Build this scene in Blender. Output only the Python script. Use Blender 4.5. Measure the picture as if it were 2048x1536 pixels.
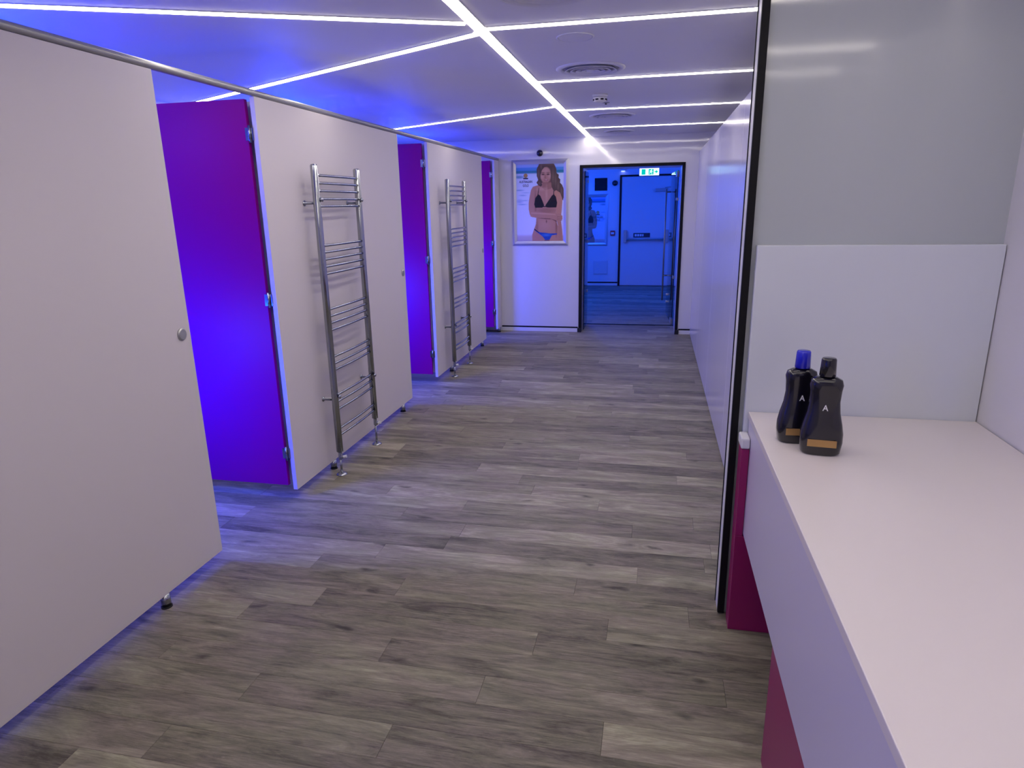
import bpy, bmesh, math, random
from mathutils import Matrix, Vector
import numpy as np

for o in list(bpy.data.objects):
    bpy.data.objects.remove(o, do_unlink=True)
SC = bpy.context.scene
COL = SC.collection
random.seed(7)

# ------------------------------------------------------------------ camera
cam_d = bpy.data.cameras.new('camera')
cam = bpy.data.objects.new('camera', cam_d)
COL.objects.link(cam)
F = 1311.0
vd = Vector((87.0, 4803.0, F)).normalized()            # world "down" in camera space (x right, y down, z forward)
vy = Vector((288.0, -363.0, F))
vz = -vd
vy = (vy - vz * vy.dot(vz)).normalized()
vx = vy.cross(vz)
R = Matrix((vx, vy, vz))                               # camera space -> world
right, dwn, fwd = R.col[0], R.col[1], R.col[2]
m3 = Matrix((right, -dwn, -fwd)).transposed()
cam.matrix_world = Matrix.Translation((0, 0, 1.6)) @ m3.to_4x4()
cam_d.sensor_width = 36.0
cam_d.lens = 36.0 * F / 2048.0
cam_d.clip_start = 0.02
SC.camera = cam

# ------------------------------------------------------------------ world, exposure
w = bpy.data.worlds.new('world'); SC.world = w; w.use_nodes = True
w.node_tree.nodes['Background'].inputs[0].default_value = (0.5, 0.5, 0.6, 1)
w.node_tree.nodes['Background'].inputs[1].default_value = 0.02
SC.view_settings.view_transform = 'Standard'
SC.view_settings.look = 'None'
SC.view_settings.gamma = 1.0
SC.view_settings.use_curve_mapping = False
SC.view_settings.exposure = 0.0

STRIP_E = 17.0                                          # strength of the white light lines
STRIP_C = (1.0, 0.91, 0.82)
BLUE = (0.003, 0.042, 1.0)

def lamp(name, loc, power, radius, color=BLUE, kind='POINT', size=None, rot=None):
    d = bpy.data.lights.new(name, kind)
    d.energy = power; d.color = color
    if kind == 'POINT':
        d.shadow_soft_size = radius
    else:
        d.shape = 'RECTANGLE'; d.size, d.size_y = size
    o = bpy.data.objects.new(name, d); o.location = loc
    if rot: o.rotation_euler = rot
    COL.objects.link(o)
    return o
# blue lamps of the booths behind the partition and of the lobby
def aim(d):
    return Vector(d).to_track_quat('-Z', 'Y').to_euler()
for y in (2.28, 4.83, 7.30):
    lamp('booth_light', (-2.52, y + 0.10, 0.82), 30, 0.1, BLUE, 'AREA', (0.30, 0.35), aim((0.12, 1.0, -0.30)))
    lamp('booth_light', (-2.80, y + 0.05, 2.02), 27, 0.10)
lamp('booth_light', (-2.62, -0.1, 1.3), 30, 0.14)
lamp('lobby_light', (-1.55, 11.2, 1.75), 95, 0.25, (0.012, 0.09, 1.0))
lamp('lobby_light', (1.1, 11.6, 2.0), 40, 0.2, (0.012, 0.09, 1.0))

# ------------------------------------------------------------------ helpers
def mat(name, color, rough=0.5, metal=0.0, spec=0.5, coat=0.0, emit=None, es=0.0, bump=0.0, bscale=20.0, var=0.0, vscale=3.0, transm=0.0):
    m = bpy.data.materials.new(name); m.use_nodes = True
    nt = m.node_tree; b = nt.nodes['Principled BSDF']
    b.inputs['Base Color'].default_value = (*color, 1)
    b.inputs['Roughness'].default_value = rough
    b.inputs['Metallic'].default_value = metal
    b.inputs['Specular IOR Level'].default_value = spec
    b.inputs['Coat Weight'].default_value = coat
    b.inputs['Coat Roughness'].default_value = 0.06
    b.inputs['Transmission Weight'].default_value = transm
    if emit:
        b.inputs['Emission Color'].default_value = (*emit, 1)
        b.inputs['Emission Strength'].default_value = es
    geo = nt.nodes.new('ShaderNodeNewGeometry')
    if bump:
        n = nt.nodes.new('ShaderNodeTexNoise'); n.inputs['Scale'].default_value = bscale
        n.inputs['Detail'].default_value = 2
        nt.links.new(geo.outputs['Position'], n.inputs['Vector'])
        bp = nt.nodes.new('ShaderNodeBump'); bp.inputs['Strength'].default_value = 1.0
        bp.inputs['Distance'].default_value = bump
        nt.links.new(n.outputs['Fac'], bp.inputs['Height'])
        nt.links.new(bp.outputs['Normal'], b.inputs['Normal'])
        if coat: nt.links.new(bp.outputs['Normal'], b.inputs['Coat Normal'])
    if var:
        n = nt.nodes.new('ShaderNodeTexNoise'); n.inputs['Scale'].default_value = vscale
        nt.links.new(geo.outputs['Position'], n.inputs['Vector'])
        mx = nt.nodes.new('ShaderNodeMix'); mx.data_type = 'RGBA'
        mx.inputs[6].default_value = (*[c * (1 - var) for c in color], 1)
        mx.inputs[7].default_value = (*[min(1, c * (1 + var)) for c in color], 1)
        nt.links.new(n.outputs['Fac'], mx.inputs[0])
        nt.links.new(mx.outputs[2], b.inputs['Base Color'])
    return m

M = {}
M['ceiling'] = mat('ceiling_paint', (0.80, 0.80, 0.84), 0.55, var=0.02)
M['laminate'] = mat('panel_laminate', (0.68, 0.63, 0.64), 0.42, spec=0.4, var=0.02, vscale=1.5)
M['right_wall'] = mat('right_wall_laminate', (0.72, 0.70, 0.73), 0.17, spec=0.55, bump=0.0012, bscale=2.6)
M['gloss_wall'] = mat('gloss_wall_laminate', (0.74, 0.73, 0.74), 0.07, spec=0.95, bump=0.0016, bscale=3.0)
M['satin_wall'] = mat('satin_wall_laminate', (0.72, 0.70, 0.72), 0.30, spec=0.5, bump=0.0015, bscale=3.0)
M['wing'] = mat('grey_gloss_wall', (0.47, 0.50, 0.51), 0.09, spec=0.75, bump=0.001, bscale=2.0)
M['purple'] = mat('magenta_laminate', (0.30, 0.002, 0.19), 0.42, spec=0.12)
M['magenta'] = mat('vanity_magenta', (0.30, 0.012, 0.11), 0.35, spec=0.4)
M['chrome'] = mat('chrome', (0.38, 0.40, 0.42), 0.15, metal=1.0)
M['alu'] = mat('brushed_aluminium', (0.42, 0.42, 0.40), 0.38, metal=0.55)
M['frame_silver'] = mat('silver_snap_frame', (0.60, 0.60, 0.62), 0.38, metal=0.7)
M['black'] = mat('black_trim', (0.006, 0.006, 0.007), 0.55, spec=0.2)
M['rubber'] = mat('black_rubber', (0.01, 0.01, 0.01), 0.7)
M['white_pl'] = mat('white_plastic', (0.75, 0.75, 0.74), 0.4)
M['grey_pl'] = mat('grey_plastic', (0.42, 0.42, 0.42), 0.5)
M['counter'] = mat('counter_top_white', (0.76, 0.70, 0.69), 0.30, spec=0.5)
M['fascia'] = mat('counter_front_white', (0.64, 0.60, 0.72), 0.28, spec=0.5)
M['splash'] = mat('splash_panel_white', (0.68, 0.71, 0.76), 0.28, spec=0.5)
M['sub'] = mat('joint_dark', (0.09, 0.08, 0.07), 0.8)
M['bottle'] = mat('dark_lotion_bottle', (0.006, 0.005, 0.010), 0.16, coat=0.5)
M['cap'] = mat('blue_bottle_cap', (0.01, 0.015, 0.55), 0.25, coat=0.4)
M['gold'] = mat('gold_label', (0.45, 0.26, 0.09), 0.4, metal=0.3)
M['ink'] = mat('white_ink', (0.7, 0.7, 0.7), 0.5)
M['darkink'] = mat('dark_print_ink', (0.03, 0.03, 0.05), 0.5)
M['lens'] = mat('camera_dome', (0.004, 0.004, 0.012), 0.08, coat=1.0)
M['red'] = mat('red_call_point', (0.5, 0.02, 0.02), 0.4)
M['slot'] = mat('dark_slot', (0.012, 0.012, 0.012), 0.8)
M['led'] = mat('white_led_diffuser', (0.9, 0.9, 0.9), 0.4, emit=STRIP_C, es=STRIP_E)
M['sign_white'] = mat('lit_sign_white', (0.9, 0.9, 0.9), 0.4, emit=(0.75, 1.0, 0.92), es=1.6)
M['sign_green'] = mat('lit_sign_green', (0.0, 0.5, 0.25), 0.4, emit=(0.0, 0.60, 0.20), es=0.9)
M['small_led'] = mat('small_lamp', (0.9, 0.9, 0.9), 0.4, emit=(0.6, 0.75, 1.0), es=1.6)

def glass_mat():
    m = bpy.data.materials.new('door_glass'); m.use_nodes = True
    nt = m.node_tree; nt.nodes.clear()
    out = nt.nodes.new('ShaderNodeOutputMaterial')
    tr = nt.nodes.new('ShaderNodeBsdfTransparent'); tr.inputs[0].default_value = (0.86, 0.90, 0.90, 1)
    gl = nt.nodes.new('ShaderNodeBsdfGlossy'); gl.inputs['Roughness'].default_value = 0.02
    fr = nt.nodes.new('ShaderNodeFresnel'); fr.inputs[0].default_value = 1.45
    mx = nt.nodes.new('ShaderNodeMixShader')
    nt.links.new(fr.outputs[0], mx.inputs[0]); nt.links.new(tr.outputs[0], mx.inputs[1]); nt.links.new(gl.outputs[0], mx.inputs[2])
    nt.links.new(mx.outputs[0], out.inputs[0])
    return m
M['glass'] = glass_mat()

def print_mat():
    m = bpy.data.materials.new('poster_print'); m.use_nodes = True
    nt = m.node_tree; b = nt.nodes['Principled BSDF']
    a = nt.nodes.new('ShaderNodeAttribute'); a.attribute_name = 'ink'
    nt.links.new(a.outputs['Color'], b.inputs['Base Color'])
    b.inputs['Roughness'].default_value = 0.45
    b.inputs['Specular IOR Level'].default_value = 0.3
    return m
M['print'] = print_mat()

def plank_mat():
    m = bpy.data.materials.new('grey_oak_vinyl'); m.use_nodes = True
    nt = m.node_tree; L = nt.links; N = nt.nodes.new; b = nt.nodes['Principled BSDF']
    geo = N('ShaderNodeNewGeometry')
    at = N('ShaderNodeAttribute'); at.attribute_name = 'tone'
    cx = N('ShaderNodeCombineXYZ')
    def mul(inp, k):
        x = N('ShaderNodeMath'); x.operation = 'MULTIPLY'; L.new(inp, x.inputs[0]); x.inputs[1].default_value = k; return x.outputs[0]
    L.new(mul(at.outputs['Fac'], 37.0), cx.inputs[0]); L.new(mul(at.outputs['Fac'], 91.0), cx.inputs[1])
    L.new(mul(at.outputs['Fac'], 13.0), cx.inputs[2])
    add = N('ShaderNodeVectorMath'); add.operation = 'ADD'
    L.new(geo.outputs['Position'], add.inputs[0]); L.new(cx.outputs[0], add.inputs[1])
    def stretched(sx, sy, scale, detail, dist=0.0, rough=0.6):
        v = N('ShaderNodeVectorMath'); v.operation = 'MULTIPLY'; L.new(add.outputs[0], v.inputs[0]); v.inputs[1].default_value = (sx, sy, 1)
        n = N('ShaderNodeTexNoise'); n.inputs['Scale'].default_value = scale; n.inputs['Detail'].default_value = detail
        n.inputs['Distortion'].default_value = dist; n.inputs['Roughness'].default_value = rough
        L.new(v.outputs[0], n.inputs['Vector']); return n.outputs['Fac']
    fine = stretched(1.0, 14.0, 11.0, 8, 0.35, 0.78)
    broad = stretched(0.8, 4.2, 3.2, 5, 1.1, 0.65)
    cloud = stretched(1.4, 4.0, 2.6, 2)
    mx = N('ShaderNodeMix'); mx.inputs[0].default_value = 0.55; L.new(fine, mx.inputs[2]); L.new(broad, mx.inputs[3])
    tn = N('ShaderNodeMath'); tn.operation = 'MULTIPLY_ADD'; L.new(at.outputs['Fac'], tn.inputs[0]); tn.inputs[1].default_value = 0.15
    sub = N('ShaderNodeMath'); sub.operation = 'SUBTRACT'; L.new(mx.outputs[0], sub.inputs[0]); sub.inputs[1].default_value = 0.075
    L.new(sub.outputs[0], tn.inputs[2])
    cr = N('ShaderNodeValToRGB'); e = cr.color_ramp.elements
    e[0].position = 0.33; e[0].color = (0.080, 0.072, 0.055, 1)
    e[1].position = 0.68; e[1].color = (0.46, 0.43, 0.31, 1)
    k = e.new(0.44); k.color = (0.178, 0.162, 0.122, 1)
    k = e.new(0.56); k.color = (0.280, 0.258, 0.193, 1)
    L.new(tn.outputs[0], cr.inputs[0])
    # cathedral grain figure and knots
    vo = N('ShaderNodeTexVoronoi'); vo.inputs['Scale'].default_value = 1.0
    v = N('ShaderNodeVectorMath'); v.operation = 'MULTIPLY'; L.new(add.outputs[0], v.inputs[0]); v.inputs[1].default_value = (3.0, 9.0, 1)
    wob = N('ShaderNodeTexNoise'); wob.inputs['Scale'].default_value = 9.0; L.new(add.outputs[0], wob.inputs['Vector'])
    wv = N('ShaderNodeVectorMath'); wv.operation = 'MULTIPLY_ADD'; L.new(wob.outputs['Color'], wv.inputs[0]); wv.inputs[1].default_value = (0.5, 0.5, 0); L.new(v.outputs[0], wv.inputs[2])
    L.new(wv.outputs[0], vo.inputs['Vector'])
    kn = N('ShaderNodeMapRange'); kn.inputs[1].default_value = 0.04; kn.inputs[2].default_value = 0.17; kn.inputs[3].default_value = 0.36; kn.inputs[4].default_value = 1.0
    L.new(vo.outputs['Distance'], kn.inputs[0])
    k2 = N('ShaderNodeMix'); k2.data_type = 'RGBA'; k2.blend_type = 'MULTIPLY'; k2.inputs[0].default_value = 1.0
    L.new(cr.outputs[0], k2.inputs[6]); L.new(kn.outputs[0], k2.inputs[7])
    # pale limed flecks
    fl = stretched(2.6, 24.0, 6.0, 5, 0.9, 0.8)
    fm = N('ShaderNodeMapRange'); fm.inputs[1].default_value = 0.56; fm.inputs[2].default_value = 0.72; fm.inputs[3].default_value = 0; fm.inputs[4].default_value = 0.42
    L.new(fl, fm.inputs[0])
    k3 = N('ShaderNodeMix'); k3.data_type = 'RGBA'; k3.inputs[7].default_value = (0.44, 0.40, 0.33, 1)
    L.new(fm.outputs[0], k3.inputs[0]); L.new(k2.outputs[2], k3.inputs[6])
    tint = N('ShaderNodeMix'); tint.data_type = 'RGBA'
    tint.inputs[6].default_value = (1.02, 0.97, 0.97, 1); tint.inputs[7].default_value = (0.98, 1.00, 0.89, 1)
    cm = N('ShaderNodeMapRange'); cm.inputs[1].default_value = 0.38; cm.inputs[2].default_value = 0.62
    L.new(cloud, cm.inputs[0]); L.new(cm.outputs[0], tint.inputs[0])
    k4 = N('ShaderNodeMix'); k4.data_type = 'RGBA'; k4.blend_type = 'MULTIPLY'; k4.inputs[0].default_value = 1.0
    L.new(k3.outputs[2], k4.inputs[6]); L.new(tint.outputs[2], k4.inputs[7])
    L.new(k4.outputs[2], b.inputs['Base Color'])
    b.inputs['Roughness'].default_value = 0.50
    b.inputs['Specular IOR Level'].default_value = 0.24
    bp = N('ShaderNodeBump'); bp.inputs['Strength'].default_value = 0.6; bp.inputs['Distance'].default_value = 0.0012
    L.new(fine, bp.inputs['Height']); L.new(bp.outputs[0], b.inputs['Normal'])
    return m
M['plank'] = plank_mat()

def tag(o, label, cat, group=None):
    o['label'] = label; o['category'] = cat
    if group: o['group'] = group
    return o

def thing(name, label, cat, loc, group=None):
    o = bpy.data.objects.new(name, None); o.empty_display_size = 0.05
    COL.objects.link(o); o.location = loc
    return tag(o, label, cat, group)

def obj(name, bm, m, parent=None, smooth=False, label=None):
    """bm holds world coordinates; the object's origin goes to the base centre of its shape."""
    bmesh.ops.recalc_face_normals(bm, faces=bm.faces)
    co = [v.co for v in bm.verts]
    mn = Vector([min(c[i] for c in co) for i in range(3)]); mxx = Vector([max(c[i] for c in co) for i in range(3)])
    org = Vector(((mn.x + mxx.x) / 2, (mn.y + mxx.y) / 2, mn.z))
    bmesh.ops.translate(bm, verts=bm.verts, vec=-org)
    me = bpy.data.meshes.new(name); bm.to_mesh(me); bm.free()
    if smooth:
        me.shade_smooth()
    me.materials.append(m)
    o = bpy.data.objects.new(name, me); COL.objects.link(o)
    pl = Vector((0, 0, 0)); p = parent
    while p is not None:
        pl += p.location; p = p.parent
    o.parent = parent; o.location = org - pl
    if label: o['label'] = label
    return o

def struct(name, bm, m, parent=None, **k):
    o = obj(name, bm, m, parent, **k)
    if parent is None: o['kind'] = 'structure'
    return o

def B(): return bmesh.new()

def box(bm, x0, x1, y0, y1, z0, z1, bev=0.0):
    r = bmesh.ops.create_cube(bm, size=1.0)
    vs = r['verts']
    for v in vs:
        v.co = Vector((x0 + (v.co.x + .5) * (x1 - x0), y0 + (v.co.y + .5) * (y1 - y0), z0 + (v.co.z + .5) * (z1 - z0)))
    if bev:
        es = list({e for v in vs for e in v.link_edges})
        bmesh.ops.bevel(bm, geom=es, offset=bev, segments=2, affect='EDGES', profile=0.5)
    return bm

def tube(bm, pts, r, seg=14, caps=True):
    pts = [Vector(p) for p in pts]
    rings = []
    up = None
    for i, p in enumerate(pts):
        if i == 0: d = pts[1] - p
        elif i == len(pts) - 1: d = p - pts[i - 1]
        else: d = (pts[i + 1] - p).normalized() + (p - pts[i - 1]).normalized()
        d.normalize()
        if up is None:
            up = Vector((0, 0, 1)) if abs(d.z) < 0.9 else Vector((1, 0, 0))
        a = d.cross(up).normalized(); b = a.cross(d).normalized(); up = b
        rr = r[i] if isinstance(r, (list, tuple)) else r
        rings.append([bm.verts.new(p + (a * math.cos(t) + b * math.sin(t)) * rr) for t in [2 * math.pi * k / seg for k in range(seg)]])
    for A, C in zip(rings, rings[1:]):
        for k in range(seg):
            bm.faces.new((A[k], A[(k + 1) % seg], C[(k + 1) % seg], C[k]))
    if caps:
        bm.faces.new(rings[0]); bm.faces.new(rings[-1])
    return bm

def lathe(bm, cx, cy, prof, seg=32, sx=1.0, sy=1.0, close=True):
    rings = []
    for r, z in prof:
        rings.append([bm.verts.new((cx + r * sx * math.cos(2 * math.pi * k / seg), cy + r * sy * math.sin(2 * math.pi * k / seg), z)) for k in range(seg)])
    for A, C in zip(rings, rings[1:]):
        for k in range(seg):
            bm.faces.new((A[k], A[(k + 1) % seg], C[(k + 1) % seg], C[k]))
    if close:
        bm.faces.new(rings[0]); bm.faces.new(rings[-1])
    return bm

def xform(bm, m, verts=None):
    bmesh.ops.transform(bm, matrix=m, verts=verts or bm.verts); return bm

def copy_tree(o, offset=None, parent=None):
    c = o.copy(); COL.objects.link(c); c.parent = parent
    if offset is not None: c.location = o.location + Vector(offset)
    for ch in list(o.children): copy_tree(ch, None, c)
    return c

# ------------------------------------------------------------------ setting: dimensions
HC = 2.375            # ceiling
XL, XR = -3.55, 1.10  # outer walls
XP, XW = -1.93, 0.472 # face of the left partition, face of the right wall
YF, YB = 8.36, -1.6   # end wall, wall behind the camera
XO0, XO1, ZO = -0.898, 0.302, 2.033   # doorway in the end wall
LY1 = 13.40           # lobby end wall
YG = 8.96             # lobby threshold

# floor: slab and planks that run across the corridor
PW = 0.1365; PL = 1.22
fb = box(B(), XL, XR, YB, YG, -0.12, -0.006)
box(fb, -2.6, 1.6, YG, LY1 + 0.2, -0.12, -0.006)
floor = struct('floor', fb, M['sub'])
joint_x = {-2: -0.762, -1: -1.32, 0: -0.525, 1: -0.93, 2: -1.603, 3: -1.342, 4: -1.03}

def plank_verts(x0, x1, y0, y1, lift=0.0):
    g = 0.0003; c = 0.0010; zt = 0.0 + lift
    return [(x0 + g, y0 + g, -0.006), (x1 - g, y0 + g, -0.006), (x1 - g, y1 - g, -0.006), (x0 + g, y1 - g, -0.006),
            (x0 + g, y0 + g, zt - 0.0007), (x1 - g, y0 + g, zt - 0.0007), (x1 - g, y1 - g, zt - 0.0007), (x0 + g, y1 - g, zt - 0.0007),
            (x0 + c, y0 + c, zt), (x1 - c, y0 + c, zt), (x1 - c, y1 - c, zt), (x0 + c, y1 - c, zt)]
PF = [(0, 1, 5, 4), (1, 2, 6, 5), (2, 3, 7, 6), (3, 0, 4, 7), (4, 5, 9, 8), (5, 6, 10, 9), (6, 7, 11, 10), (7, 4, 8, 11), (8, 9, 10, 11)]
far_v, far_f, far_t = [], [], []
npl = 0
for k in range(-24, 86):
    y0 = 1.756 + PW * k; y1 = y0 + PW
    if y0 < YB + 0.02 or y1 > LY1 - 0.0: continue
    xa, xb = (XL + 0.01, XR - 0.01) if y1 < YG else (-2.55, 1.55)
    j = joint_x.get(k, random.uniform(-PL, 0))
    x = j - PL * 4
    while x < xb:
        a, b_ = max(x, xa), min(x + PL, xb)
        x += PL
        if b_ - a < 0.03: continue
        t = random.random()
        vs = plank_verts(a, b_, y0, y1)
        if 0.35 < y0 < 5.7:
            me = bpy.data.meshes.new('plank')
            cx, cy = (a + b_) / 2, (y0 + y1) / 2
            me.from_pydata([(v[0] - cx, v[1] - cy, v[2]) for v in vs], [], PF)
            at = me.attributes.new('tone', 'FLOAT', 'FACE'); at.data.foreach_set('value', [t] * len(PF))
            me.materials.append(M['plank'])
            o = bpy.data.objects.new('plank', me); o.parent = floor
            o.location = Vector((cx, cy, 0)) - floor.location
            COL.objects.link(o); npl += 1
        else:
            n = len(far_v); far_v += vs; far_f += [tuple(i + n for i in f) for f in PF]; far_t += [t] * len(PF)
me = bpy.data.meshes.new('plank_field'); me.from_pydata(far_v, [], far_f)
at = me.attributes.new('tone', 'FLOAT', 'FACE'); at.data.foreach_set('value', far_t)
me.materials.append(M['plank'])
o = bpy.data.objects.new('plank_field', me); o.parent = floor; o.location = -floor.location; o['kind'] = 'stuff'; COL.objects.link(o)
print('planks', npl)

# ceiling, shell walls
struct('ceiling', box(B(), XL, XR, YB, YF + 0.6, HC, HC + 0.1), M['ceiling'])
struct('wall_left', box(B(), XL - 0.1, XL, YB, YF, 0, HC), M['satin_wall'])
struct('wall_back', box(B(), XL, XR, YB - 0.1, YB, 0, HC), M['satin_wall'])
struct('wall_outer_right', box(B(), XR, XR + 0.1, YB, YF, 0, HC), M['satin_wall'])
# end wall with the doorway
bm = B()
box(bm, XL, XO0 - 0.02, YF, YF + 0.08, 0, HC)
box(bm, XO1 + 0.02, XR, YF, YF + 0.08, 0, HC)
box(bm, XO0 - 0.02, XO1 + 0.02, YF, YF + 0.08, ZO + 0.02, HC)
wall_far = struct('wall_far', bm, M['gloss_wall'])
# passage reveal (0.6 m deep)
bm = B()
box(bm, XO0 - 0.02, XO0 + 0.012, YF + 0.08, YG, 0, ZO)
box(bm, XO1 - 0.012, XO1 + 0.02, YF + 0.08, YG, 0, ZO)
box(bm, XO0 - 0.02, XO1 + 0.02, YF + 0.08, YG, ZO - 0.01, ZO + 0.02)
struct('wall_passage', bm, M['satin_wall'])
# baseboard of the end wall: white strip, black line on top
struct('baseboard_far', box(B(), XP, XO0 - 0.03, YF - 0.008, YF + 0.002, 0.0, 0.05), M['white_pl'])
struct('trim_1', box(B(), XP, XO0 - 0.03, YF - 0.007, YF + 0.002, 0.0502, 0.068), M['black'])
struct('baseboard_right', box(B(), XO1 + 0.03, XW, YF - 0.008, YF + 0.002, 0.0, 0.05), M['white_pl'])
struct('trim_2', box(B(), XO1 + 0.03, XW, YF - 0.007, YF + 0.002, 0.0502, 0.068), M['black'])
# black door frame
d1 = bpy.data.objects.new('door_1', None); COL.objects.link(d1); d1.location = ((XO0 + XO1) / 2, YF, 0); d1['kind'] = 'structure'
obj('jamb', box(B(), XO0 - 0.022, XO0 + 0.012, YF - 0.012, YF + 0.085, 0.0, ZO, 0.002), M['black'], d1)
obj('jamb', box(B(), XO1 - 0.012, XO1 + 0.022, YF - 0.012, YF + 0.085, 0.0, ZO, 0.002), M['black'], d1)
obj('door_head', box(B(), XO0 - 0.022, XO1 + 0.022, YF - 0.012, YF + 0.085, ZO - 0.012, ZO + 0.020, 0.002), M['black'], d1)
obj('foot_block', box(B(), XO0 - 0.034, XO0 + 0.014, YF - 0.026, YF - 0.0121, 0.0, 0.055, 0.002), M['rubber'], d1)
obj('foot_block', box(B(), XO1 - 0.014, XO1 + 0.034, YF - 0.026, YF - 0.0121, 0.0, 0.055, 0.002), M['rubber'], d1)

# right corridor wall: tall laminate panels, lower than the ceiling
wr = bpy.data.objects.new('wall_right', None); COL.objects.link(wr); wr.location = (XW, 2.5, 0); wr['kind'] = 'structure'
ys = [2.522, 4.18, 5.58, 6.98, YF]
for a, b_ in zip(ys, ys[1:]):
    obj('wall_panel', box(B(), XW, XW + 0.03, a + 0.002, b_ - 0.002, 0.012, 2.165, 0.0015), M['right_wall'], wr)
obj('plinth', box(B(), XW + 0.008, XW + 0.028, 2.53, YF - 0.01, 0.0, 0.012), M['black'], wr)
for y in ys[1:-1]:
    obj('joint_strip', box(B(), XW + 0.003, XW + 0.024, y - 0.0022, y + 0.0022, 0.02, 2.16), M['sub'], wr)

# wing wall between corridor and make-up counter
XE = 0.305
struct('wall_wing', box(B(), XE + 0.004, XR, 2.436, 2.512, 0.0, HC), M['wing'])
struct('trim_3', box(B(), XE, XE + 0.0042, 2.440, 2.512, 0.0, HC), M['white_pl'])
bm = B()
box(bm, XE - 0.001, XE + 0.024, 2.418, 2.438, 0.004, HC, 0.002)
struct('trim_4', bm, M['black'])
struct('trim_5', box(B(), XE - 0.003, XE + 0.006, 2.510, 2.520, 0.0, HC), M['black'])

# lobby shell
bm = B()
box(bm, -2.7, 1.7, LY1, LY1 + 0.1, 0, 2.5)
struct('wall_lobby_end', bm, M['satin_wall'])
struct('wall_lobby_left', box(B(), -2.7, -2.6, YG, LY1, 0, 2.5), M['satin_wall'])
struct('wall_lobby_right', box(B(), 1.6, 1.7, YG, LY1, 0, 2.5), M['satin_wall'])
bm = B(); box(bm, -2.7, XO0 - 0.02, YG - 0.06, YG, 0, 2.5); box(bm, XO1 + 0.02, 1.7, YG - 0.06, YG, 0, 2.5); box(bm, XO0 - 0.02, XO1 + 0.02, YG - 0.06, YG, ZO + 0.02, 2.5)
struct('wall_lobby_front', bm, M['satin_wall'])
struct('ceiling_lobby', box(B(), -2.7, 1.7, YG - 0.06, LY1 + 0.1, 2.42, 2.5), M['ceiling'])
struct('baseboard_lobby', box(B(), -2.6, -0.70, LY1 - 0.010, LY1, 0.0, 0.05), M['white_pl'])
struct('trim_6', box(B(), -2.6, -0.70, LY1 - 0.012, LY1, 0.05, 0.075), M['black'])
struct('trim_7', box(B(), XO0 + 0.012, XO1 - 0.012, YG - 0.02, YG + 0.02, 0.0, 0.006), M['black'])   # threshold bar

# lobby fire door
d2 = bpy.data.objects.new('door_2', None); COL.objects.link(d2); d2.location = (-0.15, LY1, 0); d2['kind'] = 'structure'
obj('jamb', box(B(), -0.695, -0.660, LY1 - 0.03, LY1, 0, 2.09), M['black'], d2)
obj('jamb', box(B(), 0.332, 0.362, LY1 - 0.03, LY1, 0, 2.09), M['black'], d2)
obj('door_head', box(B(), -0.695, 0.362, LY1 - 0.03, LY1, 2.09, 2.12), M['black'], d2)
obj('door_leaf', box(B(), -0.655, 0.328, LY1 - 0.02, LY1, 0.01, 2.085, 0.003), M['laminate'], d2)
pb = obj('push_bar', tube(B(), [(-0.54, LY1 - 0.09, 0.915), (0.22, LY1 - 0.09, 0.915)], 0.020), M['alu'], d2, True)
for x in (-0.57, 0.23):
    obj('bar_housing', box(B(), x - 0.028, x + 0.028, LY1 - 0.11, LY1 - 0.021, 0.85, 1.09, 0.006), M['alu'], d2)
c = obj('door_closer', box(B(), -0.02, 0.22, LY1 - 0.075, LY1 - 0.021, 1.80, 1.86, 0.006), M['alu'], d2)
obj('closer_arm', tube(B(), [(0.16, LY1 - 0.08, 1.87), (0.34, LY1 - 0.20, 1.885), (0.345, LY1 - 0.03, 1.89)], 0.008, 8), M['alu'], c)
s = obj('notice', box(B(), -0.41, -0.09, LY1 - 0.026, LY1 - 0.021, 0.945, 1.03), M['darkink'], d2, label='dark notice strip above the push bar')
bm = B()
for (a, b_) in ((-0.385, -0.345), (-0.335, -0.295), (-0.285, -0.25), (-0.24, -0.215)):
    box(bm, a, b_, LY1 - 0.0275, LY1 - 0.026, 0.965, 1.01)
obj('print_marks', bm, M['ink'], s)

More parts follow.
